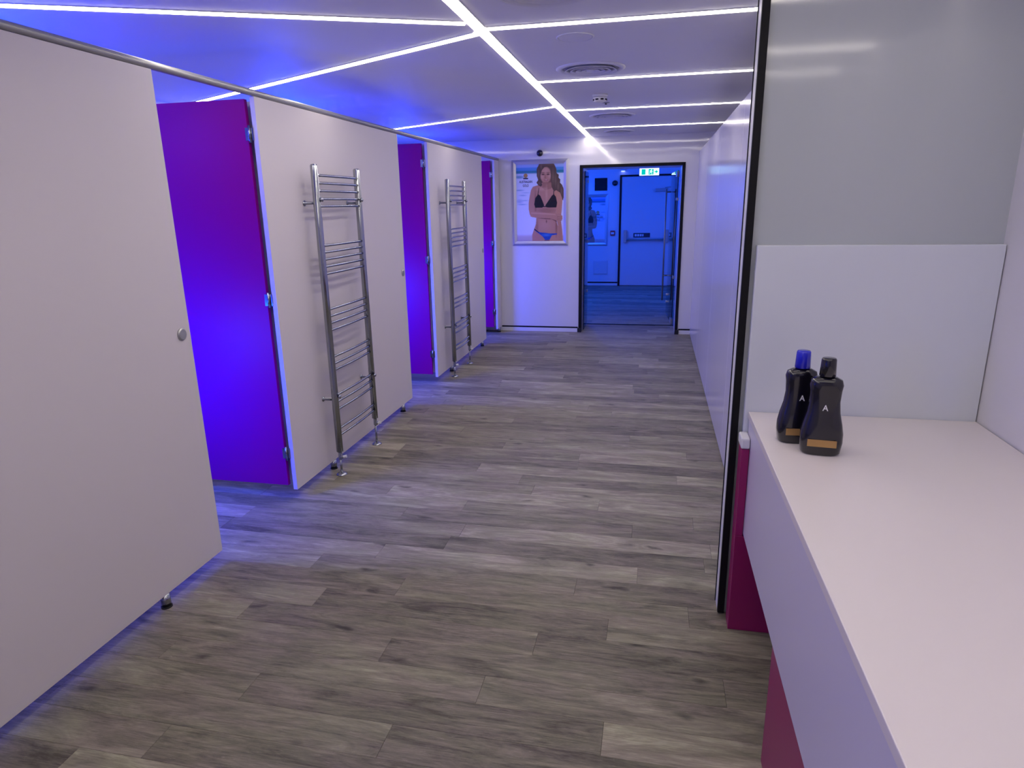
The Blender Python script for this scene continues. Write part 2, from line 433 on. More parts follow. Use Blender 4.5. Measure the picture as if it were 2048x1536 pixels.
# ------------------------------------------------------------------ poster print raster
def raster(mirror=False):
    W, H = 340, 540
    xs = np.linspace(245, 990, W); ysr = np.linspace(215, 1410, H)
    X, Y = np.meshgrid(xs, ysr)
    rng = np.random.RandomState(3)
    img = np.zeros((H, W, 3))
    def s2l(c): return np.array([((v / 255 + 0.055) / 1.055) ** 2.4 for v in c])
    stops = [(215, (176, 190, 226)), (262, (150, 185, 235)), (275, (88, 150, 215)), (315, (80, 150, 205)), (325, (50, 125, 150)),
             (352, (70, 140, 165)), (368, (205, 220, 235)), (430, (215, 225, 240)), (1290, (222, 222, 235)), (1330, (200, 185, 190)), (1410, (190, 170, 170))]
    for i in range(3):
        img[..., i] = np.interp(Y, [s[0] for s in stops], [s2l(s[1])[i] for s in stops])
    def paint(mask, c, a=1.0):
        a = mask * a
        for i in range(3): img[..., i] = img[..., i] * (1 - a) + s2l(c)[i] * a
    def poly(pts, soft=0):
        m = np.zeros(X.shape, bool); n = len(pts)
        for i in range(n):
            x1, y1 = pts[i]; x2, y2 = pts[(i + 1) % n]
            if y1 == y2: continue
            cond = ((y1 > Y) != (y2 > Y)) & (X < (x2 - x1) * (Y - y1) / (y2 - y1) + x1)
            m ^= cond
        return m.astype(float)
    def ell(cx, cy, rx, ry, soft=0.25):
        d = np.sqrt(((X - cx) / rx) ** 2 + ((Y - cy) / ry) ** 2)
        return np.clip((1 + soft - d) / (2 * soft), 0, 1)
    # waves
    for (cx, cy, rx, ry, cc) in ((300, 410, 70, 22, (70, 140, 170)), (300, 610, 60, 10, (120, 165, 195)), (350, 690, 50, 10, (150, 180, 210)), (300, 780, 45, 28, (160, 180, 215)),
                                 (380, 770, 50, 8, (150, 180, 210)), (340, 830, 60, 9, (130, 165, 205)), (930, 330, 80, 12, (40, 130, 145)), (400, 650, 60, 7, (160, 190, 215))):
        paint(ell(cx, cy, rx, ry, 0.6), cc, 0.8)
    skin = (190, 138, 118); shade = (140, 92, 78); lightc = (214, 166, 145); hair = (92, 72, 62); hair2 = (140, 114, 94)
    paint(poly([(610, 215), (572, 300), (575, 400), (592, 460), (566, 500), (600, 548), (660, 560), (800, 600), (860, 640), (930, 720), (975, 780), (990, 640), (978, 585), (950, 530), (925, 505), (932, 460), (905, 430), (908, 385), (872, 360), (872, 300), (850, 250), (830, 215)]), hair)
    paint(poly([(480, 610), (510, 560), (600, 535), (660, 500), (800, 500), (860, 580), (930, 640), (960, 720), (890, 780), (872, 880), (866, 960), (872, 1100), (905, 1190), (965, 1260), (972, 1410),
                (495, 1410), (495, 1300), (525, 1210), (556, 1130), (560, 1030), (548, 900), (525, 760), (505, 690)]), skin)
    paint(poly([(480, 610), (460, 700), (443, 800), (441, 900), (458, 990), (500, 1030), (590, 1030), (556, 900), (535, 760), (545, 600), (510, 560)]), skin)
    paint(ell(548, 800, 14, 160, 0.6), shade, 0.7)                    # arm/torso shadow
    paint(ell(715, 930, 140, 40, 0.5), shade, 0.45)
    paint(poly([(662, 440), (795, 440), (800, 590), (700, 620), (650, 575)]), shade, 0.55)
    paint(ell(720, 680, 16, 110, 0.7), lightc, 0.5)
    paint(ell(640, 600, 70, 25, 0.6), lightc, 0.5)
    paint(ell(880, 690, 40, 60, 0.6), (200, 140, 100), 0.6)
    # right arm and hanging forearm
    paint(poly([(880, 660), (950, 690), (966, 780), (958, 880), (948, 1000), (865, 990), (872, 880)]), (196, 142, 118))
    paint(poly([(880, 1080), (945, 1100), (962, 1230), (972, 1410), (905, 1410), (905, 1200)]), (188, 134, 112))
    paint(ell(872, 1180, 14, 120, 0.7), shade, 0.8)
    # belly
    paint(ell(700, 1150, 100, 90, 0.7), lightc, 0.35)
    paint(ell(570, 1180, 18, 90, 0.7), shade, 0.5)
    paint(ell(718, 1098, 9, 22, 0.5), (110, 66, 58), 0.8)
    # forearm across
    paint(poly([(470, 1000), (560, 1040), (700, 1062), (800, 1066), (880, 1110), (880, 1085), (700, 1030), (560, 1000)]), (104, 62, 56), 0.75)
    paint(poly([(455, 950), (560, 940), (700, 962), (830, 975), (925, 980), (965, 1015), (966, 1060), (942, 1105), (885, 1092), (800, 1052), (700, 1046), (560, 1040), (470, 1018)]), skin)
    paint(poly([(480, 955), (700, 968), (860, 985), (860, 1000), (700, 990), (480, 975)]), lightc, 0.6)
    for q in range(3):
        paint(poly([(880, 1020 + q * 24), (962, 1032 + q * 24), (962, 1036 + q * 24), (880, 1026 + q * 24)]), (120, 76, 68), 0.8)
    # thighs
    paint(ell(570, 1340, 60, 60, 0.6), (196, 130, 120), 0.6)
    paint(poly([(690, 1385), (760, 1385), (770, 1410), (680, 1410)]), (120, 74, 70), 0.7)
    # swimwear
    top = (30, 26, 36)
    paint(poly([(590, 675), (625, 700), (662, 790), (684, 850), (655, 884), (545, 884), (528, 830), (545, 735)]), top)
    paint(poly([(832, 675), (800, 705), (745, 785), (700, 850), (722, 882), (872, 884), (884, 810), (865, 720)]), top)
    paint(poly([(600, 580), (608, 580), (592, 690), (580, 690)]), top); paint(poly([(828, 620), (838, 620), (838, 690), (824, 690)]), top)
    paint(poly([(650, 862), (725, 862), (725, 874), (650, 874)]), top)
    paint(poly([(525, 1205), (560, 1240), (620, 1268), (700, 1275), (780, 1285), (882, 1284), (882, 1304), (805, 1314), (765, 1385), (700, 1392), (655, 1330), (590, 1280), (525, 1228)]), (28, 76, 168))
    paint(ell(720, 1310, 60, 18, 0.8), (60, 130, 215), 0.8)
    paint(poly([(525, 1205), (600, 1262), (600, 1275), (525, 1226)]), (20, 24, 60))
    # head
    paint(ell(708, 390, 80, 122, 0.10), skin)
    paint(ell(708, 320, 50, 36, 0.7), lightc, 0.5)
    paint(ell(655, 415, 22, 30, 0.8), lightc, 0.6); paint(ell(770, 405, 20, 28, 0.8), lightc, 0.6)
    for ex in (668, 746):
        paint(ell(ex, 378, 22, 11, 0.5), (70, 42, 42), 0.9)
        paint(ell(ex, 352, 26, 5, 0.6), (70, 46, 40), 0.8)
    paint(ell(702, 405, 8, 26, 0.7), (150, 98, 84), 0.6)
    paint(ell(702, 430, 16, 6, 0.6), (130, 80, 72), 0.6)
    paint(ell(716, 464, 28, 10, 0.4), (150, 66, 70), 0.9); paint(ell(716, 461, 18, 3.5, 0.4), (235, 215, 210), 0.9)
    paint(ell(716, 505, 60, 14, 0.7), shade, 0.5)
    # hair in front
    paint(poly([(610, 215), (830, 215), (850, 270), (815, 330), (785, 300), (740, 262), (690, 268), (650, 315), (632, 380), (620, 300)]), hair)
    paint(poly([(585, 260), (645, 262), (628, 380), (622, 470), (655, 530), (640, 562), (598, 545), (566, 498), (594, 462), (572, 400), (570, 300)]), hair)
    paint(poly([(785, 280), (866, 320), (880, 372), (908, 400), (904, 440), (930, 470), (928, 515), (962, 545), (975, 600), (990, 640), (985, 745), (962, 745), (930, 660), (870, 620), (835, 640), (800, 570), (788, 440)]), hair)
    for (a, b_, c_, d_) in ((640, 260, 8, 40), (600, 380, 8, 90), (820, 420, 10, 120), (860, 470, 8, 110), (900, 560, 9, 80), (950, 640, 8, 70), (720, 235, 60, 8), (610, 510, 10, 30)):
        paint(ell(a, b_, c_ * 1.6, d_ * 0.7, 0.9), hair2, 0.55)
    img = img.reshape(H // 2, 2, W // 2, 2, 3).mean((1, 3))
    img += rng.normal(0, 0.006, img.shape)
    img = np.clip(img, 0.004, 0.9)
    if mirror: img = img[:, ::-1]
    return img

def print_mesh(x0, x1, z0, z1, y, parent, mirror=False):
    img = raster(mirror); H, W, _ = img.shape
    xs = np.linspace(x0, x1, W); zs = np.linspace(z1, z0, H)
    XX, ZZ = np.meshgrid(xs, zs)
    org = Vector(((x0 + x1) / 2, y, z0))
    v = np.stack([XX - org.x, np.zeros_like(XX), ZZ - org.z], -1).reshape(-1, 3)
    idx = np.arange(W * H).reshape(H, W)
    f = np.stack([idx[:-1, :-1], idx[1:, :-1], idx[1:, 1:], idx[:-1, 1:]], -1).reshape(-1, 4)
    me = bpy.data.meshes.new('print'); me.from_pydata(v.tolist(), [], f.tolist())
    ca = me.color_attributes.new('ink', 'FLOAT_COLOR', 'POINT')
    rgba = np.concatenate([img.reshape(-1, 3), np.ones((W * H, 1))], 1)
    ca.data.foreach_set('color', rgba.ravel())
    me.materials.append(M['print'])
    o = bpy.data.objects.new('print', me); COL.objects.link(o); o.parent = parent; o.location = org - parent.location
    return o

def text(s, cx, y, cz, h, width, m, parent, name='lettering', rotm=None):
    cu = bpy.data.curves.new('t', 'FONT'); cu.body = s; cu.align_x = 'CENTER'; cu.align_y = 'CENTER'; cu.size = 1.0
    cu.offset = 0.02; cu.resolution_u = 3
    t = bpy.data.objects.new('t', cu); COL.objects.link(t)
    bpy.context.view_layer.update()
    me = bpy.data.meshes.new_from_object(t)
    bpy.data.objects.remove(t, do_unlink=True)
    bm = B(); bm.from_mesh(me); bpy.data.meshes.remove(me)
    xs = [v.co.x for v in bm.verts]; yv = [v.co.y for v in bm.verts]
    sx = width / (max(xs) - min(xs)); sy = h / (max(yv) - min(yv))
    mx, my = (max(xs) + min(xs)) / 2, (max(yv) + min(yv)) / 2
    for v in bm.verts:
        v.co = Vector((cx + (v.co.x - mx) * sx, y, cz + (v.co.y - my) * sy))
    if rotm: xform(bm, rotm)
    bmesh.ops.solidify
    return obj(name, bm, m, parent)

def poster(x0, x1, z0, z1, y, label, mirror, tcx, tz, ts, framemat):
    t = thing('framed_poster', label, 'poster', ((x0 + x1) / 2, y, z0), None)
    fw = 0.056
    d = 0.022
    def mitre(axis):
        bm = B()
        if axis in 'lr':
            xo = x0 if axis == 'l' else x1; s_ = 1 if axis == 'l' else -1
            P = [(xo, z0), (xo, z1), (xo + s_ * fw, z1 - fw), (xo + s_ * fw, z0 + fw)]
        else:
            zo = z0 if axis == 'b' else z1; s_ = 1 if axis == 'b' else -1
            P = [(x0, zo), (x1, zo), (x1 - fw, zo + s_ * fw), (x0 + fw, zo + s_ * fw)]
        front_y = [y - d * 0.45, y - d * 0.45, y - d * 0.55, y - d * 0.55]
        bk = [bm.verts.new((p[0], y - 0.001, p[1])) for p in P]
        ft = [bm.verts.new((p[0], fy, p[1])) for p, fy in zip(P, front_y)]
        mid = [bm.verts.new(((P[i][0] * 0.55 + P[3 - i][0] * 0.45), y - d, (P[i][1] * 0.55 + P[3 - i][1] * 0.45))) for i in (0, 1)]
        bm.faces.new(bk)
        bm.faces.new((bk[0], bk[1], ft[1], ft[0])); bm.faces.new((bk[2], bk[3], ft[3], ft[2]))
        bm.faces.new((ft[0], ft[1], mid[1], mid[0])); bm.faces.new((mid[0], mid[1], ft[2], ft[3]))
        bm.faces.new((bk[1], bk[2], ft[2], mid[1], ft[1])); bm.faces.new((bk[3], bk[0], ft[0], mid[0], ft[3]))
        return bm
    for a in 'lrbt': obj('frame_bar', mitre(a), framemat, t)
    pr = print_mesh(x0 + fw - 0.004, x1 - fw + 0.004, z0 + fw - 0.004, z1 - fw + 0.004, y - 0.008, t, mirror)
    yy = y - 0.0090
    def sub(o):
        o.location = o.location + t.location - (t.location + pr.location); o.parent = pr
    a = text('AUSTRALIAN', tcx, yy, tz, 0.030 * ts, 0.165 * ts, M['darkink'], t); sub(a)
    a = text('GOLD', tcx, yy, tz - 0.045 * ts, 0.030 * ts, 0.075 * ts, M['darkink'], t); sub(a)
    bm = B(); lathe(bm, 0, 0, [(0.0255 * ts, 0), (0.0255 * ts, 0.0006)], 24)
    xform(bm, Matrix.Translation((tcx, yy, tz + 0.072 * ts)) @ Matrix.Rotation(math.pi / 2, 4, 'X'))
    a = obj('badge', bm, M['gold'], t); sub(a)
    bm = B()
    box(bm, tcx - 0.030 * ts, tcx + 0.030 * ts, yy - 0.0004, yy + 0.0004, tz + 0.030 * ts, tz + 0.046 * ts)
    a = obj('badge_base', bm, M['darkink'], t); sub(a)
    return t

poster(-1.766, -1.060, 1.100, 2.135, YF, 'framed beach poster of person in dark bikini top, on the white end wall', False, -1.590, 1.875, 1.0, M['frame_silver'])
poster(-1.62, -0.912, 0.79, 1.775, LY1, 'blue-lit framed poster on lobby wall, partly hidden by the door jamb', True, -1.112, 1.34, 1.25, M['frame_silver'])

# ------------------------------------------------------------------ cubicle fronts
def cubicle_panel(y0, y1, feet, label, lock=True):
    t = thing('cubicle_screen', label, 'panel', (XP - 0.013, (y0 + y1) / 2, 0), 'pale cubicle front panels')
    obj('board', box(B(), XP - 0.026, XP, y0, y1, 0.060, 2.132, 0.002), M['laminate'], t)
    for y in feet:
        bm = B(); lathe(bm, XP - 0.013, y, [(0.0195, 0.007), (0.0195, 0.0598)], 20)
        f = obj('foot', bm, M['chrome'], t, True)
        bm = B(); lathe(bm, XP - 0.013, y, [(0.0225, 0.0), (0.0225, 0.0065), (0.0195, 0.007)], 20)
        obj('foot_pad', bm, M['rubber'], f)
    if lock:
        bm = B(); lathe(bm, 0, 0, [(0.026, 0), (0.026, 0.004), (0.021, 0.008), (0.008, 0.009)], 24)
        xform(bm, Matrix.Translation((XP + 0.0002, y1 - 0.055, 1.10)) @ Matrix.Rotation(math.pi / 2, 4, 'Y'))
        obj('lock_indicator', bm, M['alu'], t)
    return t
cubicle_panel(0.57, 2.42, (0.95, 2.05), 'pale cubicle panel nearest the camera, beside the first purple door opening')
cubicle_panel(3.105, 4.972, (3.566, 4.774), 'pale cubicle panel behind the large near towel radiator')
cubicle_panel(5.655, 7.50, (6.12, 7.347), 'pale cubicle panel behind the farther towel radiator')
cubicle_panel(8.12, 8.345, (8.24,), 'narrow pale cubicle panel strip against the end wall', False)

def cubicle_door(yh, label):
    """door opened inwards by a right angle; hinged on the next panel's near edge"""
    t = thing('cubicle_door', label, 'door', (XP - 0.05, yh, 0), 'purple cubicle doors standing open')
    obj('board', box(B(), XP - 0.70, XP - 0.052, yh - 0.004, yh + 0.019, 0.085, 2.122, 0.002), M['purple'], t)
    for z in (1.96, 1.14, 0.28):
        bm = B(); tube(bm, [(XP - 0.040, yh - 0.010, z - 0.04), (XP - 0.040, yh - 0.010, z + 0.04)], 0.006, 12)
        h = obj('hinge', bm, M['chrome'], t, True)
        bm = B(); box(bm, XP - 0.064, XP - 0.040, yh - 0.0075, yh - 0.0045, z - 0.03, z + 0.03)
        box(bm, XP - 0.040, XP - 0.022, yh - 0.004, yh - 0.0005, z - 0.03, z + 0.03)
        obj('hinge_plate', bm, M['chrome'], h)
    bm = B(); tube(bm, [(XP - 0.65, yh - 0.004, 1.06), (XP - 0.65, yh - 0.035, 1.06), (XP - 0.65, yh - 0.035, 1.18), (XP - 0.65, yh - 0.004, 1.18)], 0.008, 10)
    obj('handle', bm, M['chrome'], t)
    return t
cubicle_door(3.105, 'purple cubicle door lit blue, nearest, at the left edge')
cubicle_door(5.655, 'open purple cubicle door between the two pale radiator panels')
cubicle_door(8.12, 'farthest open purple cubicle door, beside the end wall')

# divider walls inside and rear lining
for i, y in enumerate((0.62, 3.175, 5.725, 8.19)):
    d = obj('cubicle_divider', box(B(), XL + 0.005, XP - 0.03, y, y + 0.026, 0.085, 2.122, 0.002), M['laminate'])
    tag(d, 'pale divider wall inside the row, behind the purple door ' + ('before the camera', 'nearest the camera', 'between the radiators', 'by the end wall')[i], 'partition', 'cubicle dividers')

bm = tube(B(), [(XP - 0.013, YB + 0.01, 2.149), (XP - 0.013, YF - 0.001, 2.149)], 0.0160, 18)
tag(obj('head_rail', bm, M['alu'], None, True), 'grey aluminium head rail running along the top of the pale cubicle panels', 'rail')

# ------------------------------------------------------------------ towel radiators
def radiator():
    t = thing('towel_radiator', 'large near chrome ladder towel radiator on the first pale cubicle panel', 'radiator', (-1.85, 3.76, 0), 'chrome ladder towel radiators')
    X0 = -1.85; ya, yb = 3.487, 4.030
    for y, zb in ((ya, 0.150), (yb, 0.190)):
        bm = B(); lathe(bm, X0, y, [(0.006, zb), (0.0205, zb + 0.003), (0.0205, 1.828), (0.016, 1.836), (0.005, 1.838)], 22)
        obj('post', bm, M['chrome'], t, True)
    rungs = [1.778, 1.737, 1.695, 1.652, 1.612, 1.395, 1.358, 1.318, 1.277, 1.236, 1.031, .990, .950, .908, .748, .706, .667, .512, .470, .422, .299, .257]
    for z in rungs:
        P = []
        for k in range(13):
            u = k / 12
            P.append((X0 + 0.006 + 0.008 * math.sin(math.pi * u), ya + 0.010 + (yb - ya - 0.020) * u, z))
        obj('rung', tube(B(), P, 0.0078, 10), M['chrome'], t, True)
    for y in (ya, yb):
        for z in (1.63, 0.485):
            s_ = 0.030 if y == ya else -0.030
            bm = tube(B(), [(XP + 0.001, y + s_ * 0, z), (XP + 0.004, y, z), (XP + 0.0045, y, z), (X0 - 0.017, y, z)], [0.016, 0.016, 0.007, 0.007], 12)
            b_ = obj('wall_bracket', bm, M['chrome'], t, True)
            bm = B(); lathe(bm, 0, 0, [(0.004, 0), (0.011, 0.002), (0.013, 0.010), (0.009, 0.016), (0.002, 0.018)], 14)
            xform(bm, Matrix.Translation((X0 + 0.018, y + s_ * 0.3, z + 0.018)) @ Matrix.Rotation(math.pi / 2, 4, 'Y'))
            obj('bracket_knob', bm, M['chrome'], b_, True)
    for y, zb in ((ya, 0.150), (yb, 0.190)):
        bm = B(); lathe(bm, X0, y, [(0.008, zb - 0.045), (0.012, zb - 0.043), (0.012, zb - 0.004), (0.007, zb + 0.001)], 14)
        box(bm, X0 - 0.010, X0 + 0.014, y - 0.010, y + 0.020, zb - 0.048, zb - 0.026, 0.003)
        v = obj('valve', bm, M['chrome'], t)
        bm = tube(B(), [(X0 + 0.014, y + 0.010, zb - 0.037), (X0 + 0.034, y + 0.015, zb - 0.033)], [0.009, 0.010], 14)
        obj('valve_cap', bm, M['white_pl'], v, label='white valve cap')
        bm = tube(B(), [(X0, y, 0.006), (X0, y, zb - 0.044)], 0.0068, 12)
        obj('pipe', bm, M['chrome'], t, True)
        bm = B(); lathe(bm, X0, y, [(0.034, 0.0), (0.034, 0.003), (0.026, 0.010), (0.012, 0.016), (0.008, 0.017)], 24)
        obj('floor_flange', bm, M['chrome'], t, True)
    return t
rad = radiator()
rad2 = copy_tree(rad, (0, 2.44, 0))
rad2['label'] = 'farther chrome ladder towel radiator, on the second pale cubicle panel'

# ------------------------------------------------------------------ ceiling light lines
def strip(p0, p1, label, w_=0.046):
    a = Vector((p0[0], p0[1], 0)); b_ = Vector((p1[0], p1[1], 0)); d = (b_ - a).normalized(); n = Vector((-d.y, d.x, 0))
    t = thing('led_strip', label, 'strip light', ((a.x + b_.x) / 2, (a.y + b_.y) / 2, HC - 0.006), 'white light lines in the ceiling')
    L_ = (b_ - a).length
    M4 = Matrix(((d.x, n.x, 0, a.x), (d.y, n.y, 0, a.y), (0, 0, 1, 0), (0, 0, 0, 1)))
    bm = box(B(), 0, L_, -w_ / 2, w_ / 2, HC - 0.006, HC - 0.0004, 0.002); xform(bm, M4)
    obj('diffuser', bm, M['led'], t)
    bm = B(); box(bm, 0, L_, -w_ / 2 - 0.003, -w_ / 2 - 0.0002, HC - 0.0035, HC - 0.0002); box(bm, 0, L_, w_ / 2 + 0.0002, w_ / 2 + 0.003, HC - 0.0035, HC - 0.0002); xform(bm, M4)
    obj('channel', bm, M['white_pl'], t)
    return t
XM = -0.812
strip((XM, YB + 0.05), (XM, YF - 0.004), 'longest white light line running down the corridor ceiling to the end wall', 0.056)
e = XM + 0.032
strip((e, 3.20), (XR - 0.02, 3.20), 'nearest white light line crossing to the right, above the wing wall')
strip((e, 4.59), (XR - 0.02, 4.59), 'second white light line to the right, just beyond the round ceiling grille')
strip((e, 5.99), (XR - 0.02, 5.99), 'third white light line to the right, just beyond the smoke detector')
strip((e, 7.39), (XR - 0.02, 7.39), 'fourth and farthest white light line to the right')
strip((e, 1.80), (XR - 0.02, 1.80), 'white light line crossing right overhead of the make-up counter')
strip((e, 0.82), (XR - 0.02, 0.82), 'second white light line crossing right overhead of the counter')
strip((e, 0.12), (XR - 0.02, 0.12), 'white light line crossing right behind the camera')
e = XM - 0.036
strip((e, 3.085), (-3.45, 1.90), 'white light line leaving left and towards the camera at the top left')
strip((e, 3.275), (-3.45, 4.68), 'diagonal white light line over the near radiator panel')
strip((e, 5.735), (-3.45, 7.23), 'diagonal white light line reaching the top of the second radiator panel')

# ------------------------------------------------------------------ ceiling fittings
def diffuser(cx, cy, r, label, rings=4):
    t = thing('ceiling_diffuser', label, 'vent', (cx, cy, HC), 'round ceiling air diffusers')
    bm = B(); lathe(bm, cx, cy, [(r, HC - 0.0004), (r, HC - 0.004), (r - 0.012, HC - 0.011), (r - 0.032, HC - 0.010), (r - 0.036, HC - 0.0004)], 56, close=False)
    obj('rim', bm, M['ceiling'], t, True)
    bm = B(); lathe(bm, cx, cy, [(r - 0.036, HC - 0.0016), (r - 0.036, HC - 0.0004)], 40); obj('backing', bm, M['grey_pl'], t)
    rr = r - 0.05
    for k in range(rings):
        bm = B(); lathe(bm, cx, cy, [(rr, HC - 0.018), (rr - 0.003, HC - 0.020), (rr - 0.024, HC - 0.0020), (rr - 0.021, HC - 0.0018), (rr, HC - 0.018)], 48, close=False)
        obj('ring', bm, M['ceiling'], t, True); rr -= 0.033
    bm = B(); lathe(bm, cx, cy, [(max(rr, 0.02), HC - 0.0018), (max(rr, 0.02), HC - 0.016), (0.004, HC - 0.019)], 32); obj('centre', bm, M['ceiling'], t)
    return t
diffuser(-0.44, 2.715, 0.21, 'round ceiling diffuser at the top of the photo, nearest the camera')
diffuser(-0.41, 4.25, 0.205, 'round ceiling diffuser with dark rings between first and second right-hand light lines')
diffuser(-0.42, 6.46, 0.21, 'round ceiling diffuser between third and fourth right-hand light lines')
diffuser(-0.43, 7.85, 0.17, 'farthest round ceiling diffuser near the end wall')
t = thing('ceiling_speaker', 'small flush round ceiling speaker just beyond the nearest right-hand light line', 'speaker', (-0.41, 3.47, HC))
bm = B(); lathe(bm, -0.41, 3.47, [(0.092, HC - 0.0004), (0.092, HC - 0.003), (0.084, HC - 0.006), (0.080, HC - 0.0004)], 40, close=False); obj('rim', bm, M['ceiling'], t, True)
bm = B(); lathe(bm, -0.41, 3.47, [(0.080, HC - 0.0005), (0.080, HC - 0.004), (0.03, HC - 0.006)], 40); obj('grille', bm, M['ceiling'], t)
sx, sy = -0.433, 5.24
t = thing('smoke_detector', 'white round smoke detector with dark slots on the ceiling', 'detector', (sx, sy, HC))
bm = B(); lathe(bm, sx, sy, [(0.056, HC - 0.0004), (0.056, HC - 0.014), (0.050, HC - 0.018)], 32); obj('base', bm, M['white_pl'], t, True)
bm = B(); lathe(bm, sx, sy, [(0.048, HC - 0.018), (0.052, HC - 0.026), (0.046, HC - 0.048), (0.030, HC - 0.055), (0.005, HC - 0.056)], 32); obj('head', bm, M['white_pl'], t, True)
for k in range(8):
    a = -math.pi / 2 + (k - 0.5) * math.pi / 4
    bm = B(); box(bm, -0.011, 0.011, -0.004, 0.003, HC - 0.043, HC - 0.033)
    xform(bm, Matrix.Translation((sx + 0.0475 * math.cos(a), sy + 0.0475 * math.sin(a), 0)) @ Matrix.Rotation(a + math.pi / 2, 4, 'Z')); obj('slot', bm, M['slot'], t)
t = thing('sprinkler_head', 'tiny metal sprinkler head on the ceiling beyond the smoke detector', 'sprinkler', (-0.42, 5.66, HC))
bm = B(); lathe(bm, -0.42, 5.66, [(0.030, HC - 0.0004), (0.030, HC - 0.003), (0.012, HC - 0.007)], 24); obj('rosette', bm, M['alu'], t)
bm = B(); tube(bm, [(-0.42, 5.66, HC - 0.006), (-0.42, 5.66, HC - 0.013)], 0.005, 10); lathe(bm, -0.42, 5.66, [(0.010, HC - 0.015), (0.010, HC - 0.013)], 16); obj('nozzle', bm, M['slot'], t)

# dome camera on the end wall, above the poster
def dome(x, y, z, r, label):
    t = thing('dome_camera', label, 'camera', (x, y, z))
    bm = B(); lathe(bm, 0, 0, [(r * 0.95, 0.0002), (r * 0.95, 0.012), (r * 0.8, 0.016)], 28)
    Rm = Matrix.Translation((x, y, z)) @ Matrix.Rotation(math.pi / 2, 4, 'X'); xform(bm, Rm); obj('base', bm, M['black'], t, True)
    bm = B(); lathe(bm, 0, 0, [(r * math.cos(a), 0.016 + r * 0.9 * math.sin(a)) for a in [i * math.pi / 2 / 8 for i in range(8)]] + [(0.002, 0.016 + r * 0.9)], 28)
    xform(bm, Rm); obj('dome', bm, M['lens'], t, True)
dome(-1.41, YF, 2.205, 0.040, 'small dark dome camera on the end wall above the poster')
dome(-0.79, LY1, 1.975, 0.055, 'dark dome camera on the lobby wall beside the black speaker grille')

# ------------------------------------------------------------------ lobby things
t = thing('wall_speaker', 'square black slatted grille high on the blue lobby wall', 'grille', (-1.06, LY1, 1.84))
obj('frame', box(B(), -1.18, -0.94, LY1 - 0.02, LY1, 1.84, 2.075, 0.004), M['black'], t)
for k in range(7):
    obj('slat', box(B(), -1.168, -0.952, LY1 - 0.026, LY1 - 0.0201, 1.858 + k * 0.029, 1.872 + k * 0.029), M['rubber'], t)
t = thing('fire_call_point', 'small red and white fire call point on the lobby wall', 'call point', (-0.815, LY1, 0.98))
obj('housing', box(B(), -0.860, -0.770, LY1 - 0.04, LY1, 0.985, 1.08, 0.006), M['red'], t)
obj('glass_plate', box(B(), -0.845, -0.785, LY1 - 0.043, LY1 - 0.0401, 1.01, 1.05), M['white_pl'], t)
t = thing('access_hatch', 'flat square access hatch low on the blue lobby wall', 'hatch', (-1.04, LY1, 0.22))
obj('frame', box(B(), -1.18, -0.90, LY1 - 0.012, LY1, 0.22, 0.50, 0.003), M['laminate'], t)
obj('cover', box(B(), -1.165, -0.915, LY1 - 0.02, LY1 - 0.0121, 0.235, 0.485, 0.003), M['laminate'], t)
t = thing('exit_sign', 'lit green and white exit sign hanging from the lobby ceiling', 'sign', (-0.133, 12.0, 2.050))
obj('housing', box(B(), -0.30, 0.035, 12.0, 12.04, 2.045, 2.170, 0.004), M['white_pl'], t)
face = obj('face', box(B(), -0.295, 0.030, 11.996, 11.9999, 2.050, 2.165), M['sign_white'], t)
yy = 11.9945
obj('doorway_symbol', box(B(), -0.262, -0.195, yy, yy + 0.001, 2.062, 2.153), M['sign_green'], face)
obj('runner_panel', box(B(), -0.145, -0.060, yy, yy + 0.001, 2.062, 2.153), M['sign_green'], face)
bm = B()
v = [bm.verts.new((x, yy, z)) for x, z in ((-0.045, 2.098), (-0.02, 2.098), (-0.02, 2.075), (0.016, 2.108), (-0.02, 2.141), (-0.02, 2.118), (-0.045, 2.118))]
bm.faces.new(v)
obj('arrow_symbol', bm, M['sign_green'], face)
def man(bm, cx, cz, s_, y):
    def q(pts):
        bm.faces.new([bm.verts.new((cx + px * s_, y, cz + pz * s_)) for px, pz in pts])
    q([(math.cos(a) * 0.10 + 0.12, math.sin(a) * 0.10 + 0.42) for a in [k * math.pi / 5 for k in range(10)]])
    q([(-0.05, 0.30), (0.12, 0.30), (0.06, -0.02), (-0.12, -0.02)])
    q([(-0.05, 0.30), (-0.30, 0.22), (-0.34, 0.06), (-0.27, 0.06), (-0.22, 0.16), (-0.08, 0.20)])
    q([(0.10, 0.28), (0.22, 0.10), (0.36, 0.14), (0.36, 0.08), (0.18, 0.02), (0.06, 0.14)])
    q([(-0.12, 0.0), (-0.02, 0.0), (-0.14, -0.24), (-0.40, -0.30), (-0.40, -0.22), (-0.20, -0.16)])
    q([(-0.04, 0.02), (0.06, 0.0), (0.22, -0.20), (0.20, -0.48), (0.12, -0.48), (0.12, -0.22)])
bm = B(); man(bm, -0.103, 2.106, 0.082, yy - 0.001)
obj('running_figure', bm, M['sign_white'], face)
for x in (-0.25, -0.02):
    obj('hanger', tube(B(), [(x, 12.02, 2.1705), (x, 12.02, 2.4195)], 0.004, 8), M['alu'], t)
t = thing('emergency_light', 'tiny bright round lamp high on the lobby wall', 'lamp', (-0.63, LY1, 2.195))
bm = B(); lathe(bm, -0.64, LY1 - 0.04, [(0.045, 2.195), (0.045, 2.225), (0.02, 2.235)], 20); box(bm, -0.66, -0.62, LY1 - 0.04, LY1, 2.20, 2.225); obj('body', bm, M['white_pl'], t)
bm = B(); lathe(bm, -0.64, LY1 - 0.04, [(0.038, 2.188), (0.04, 2.1945)], 20); obj('lens', bm, M['small_led'], t)

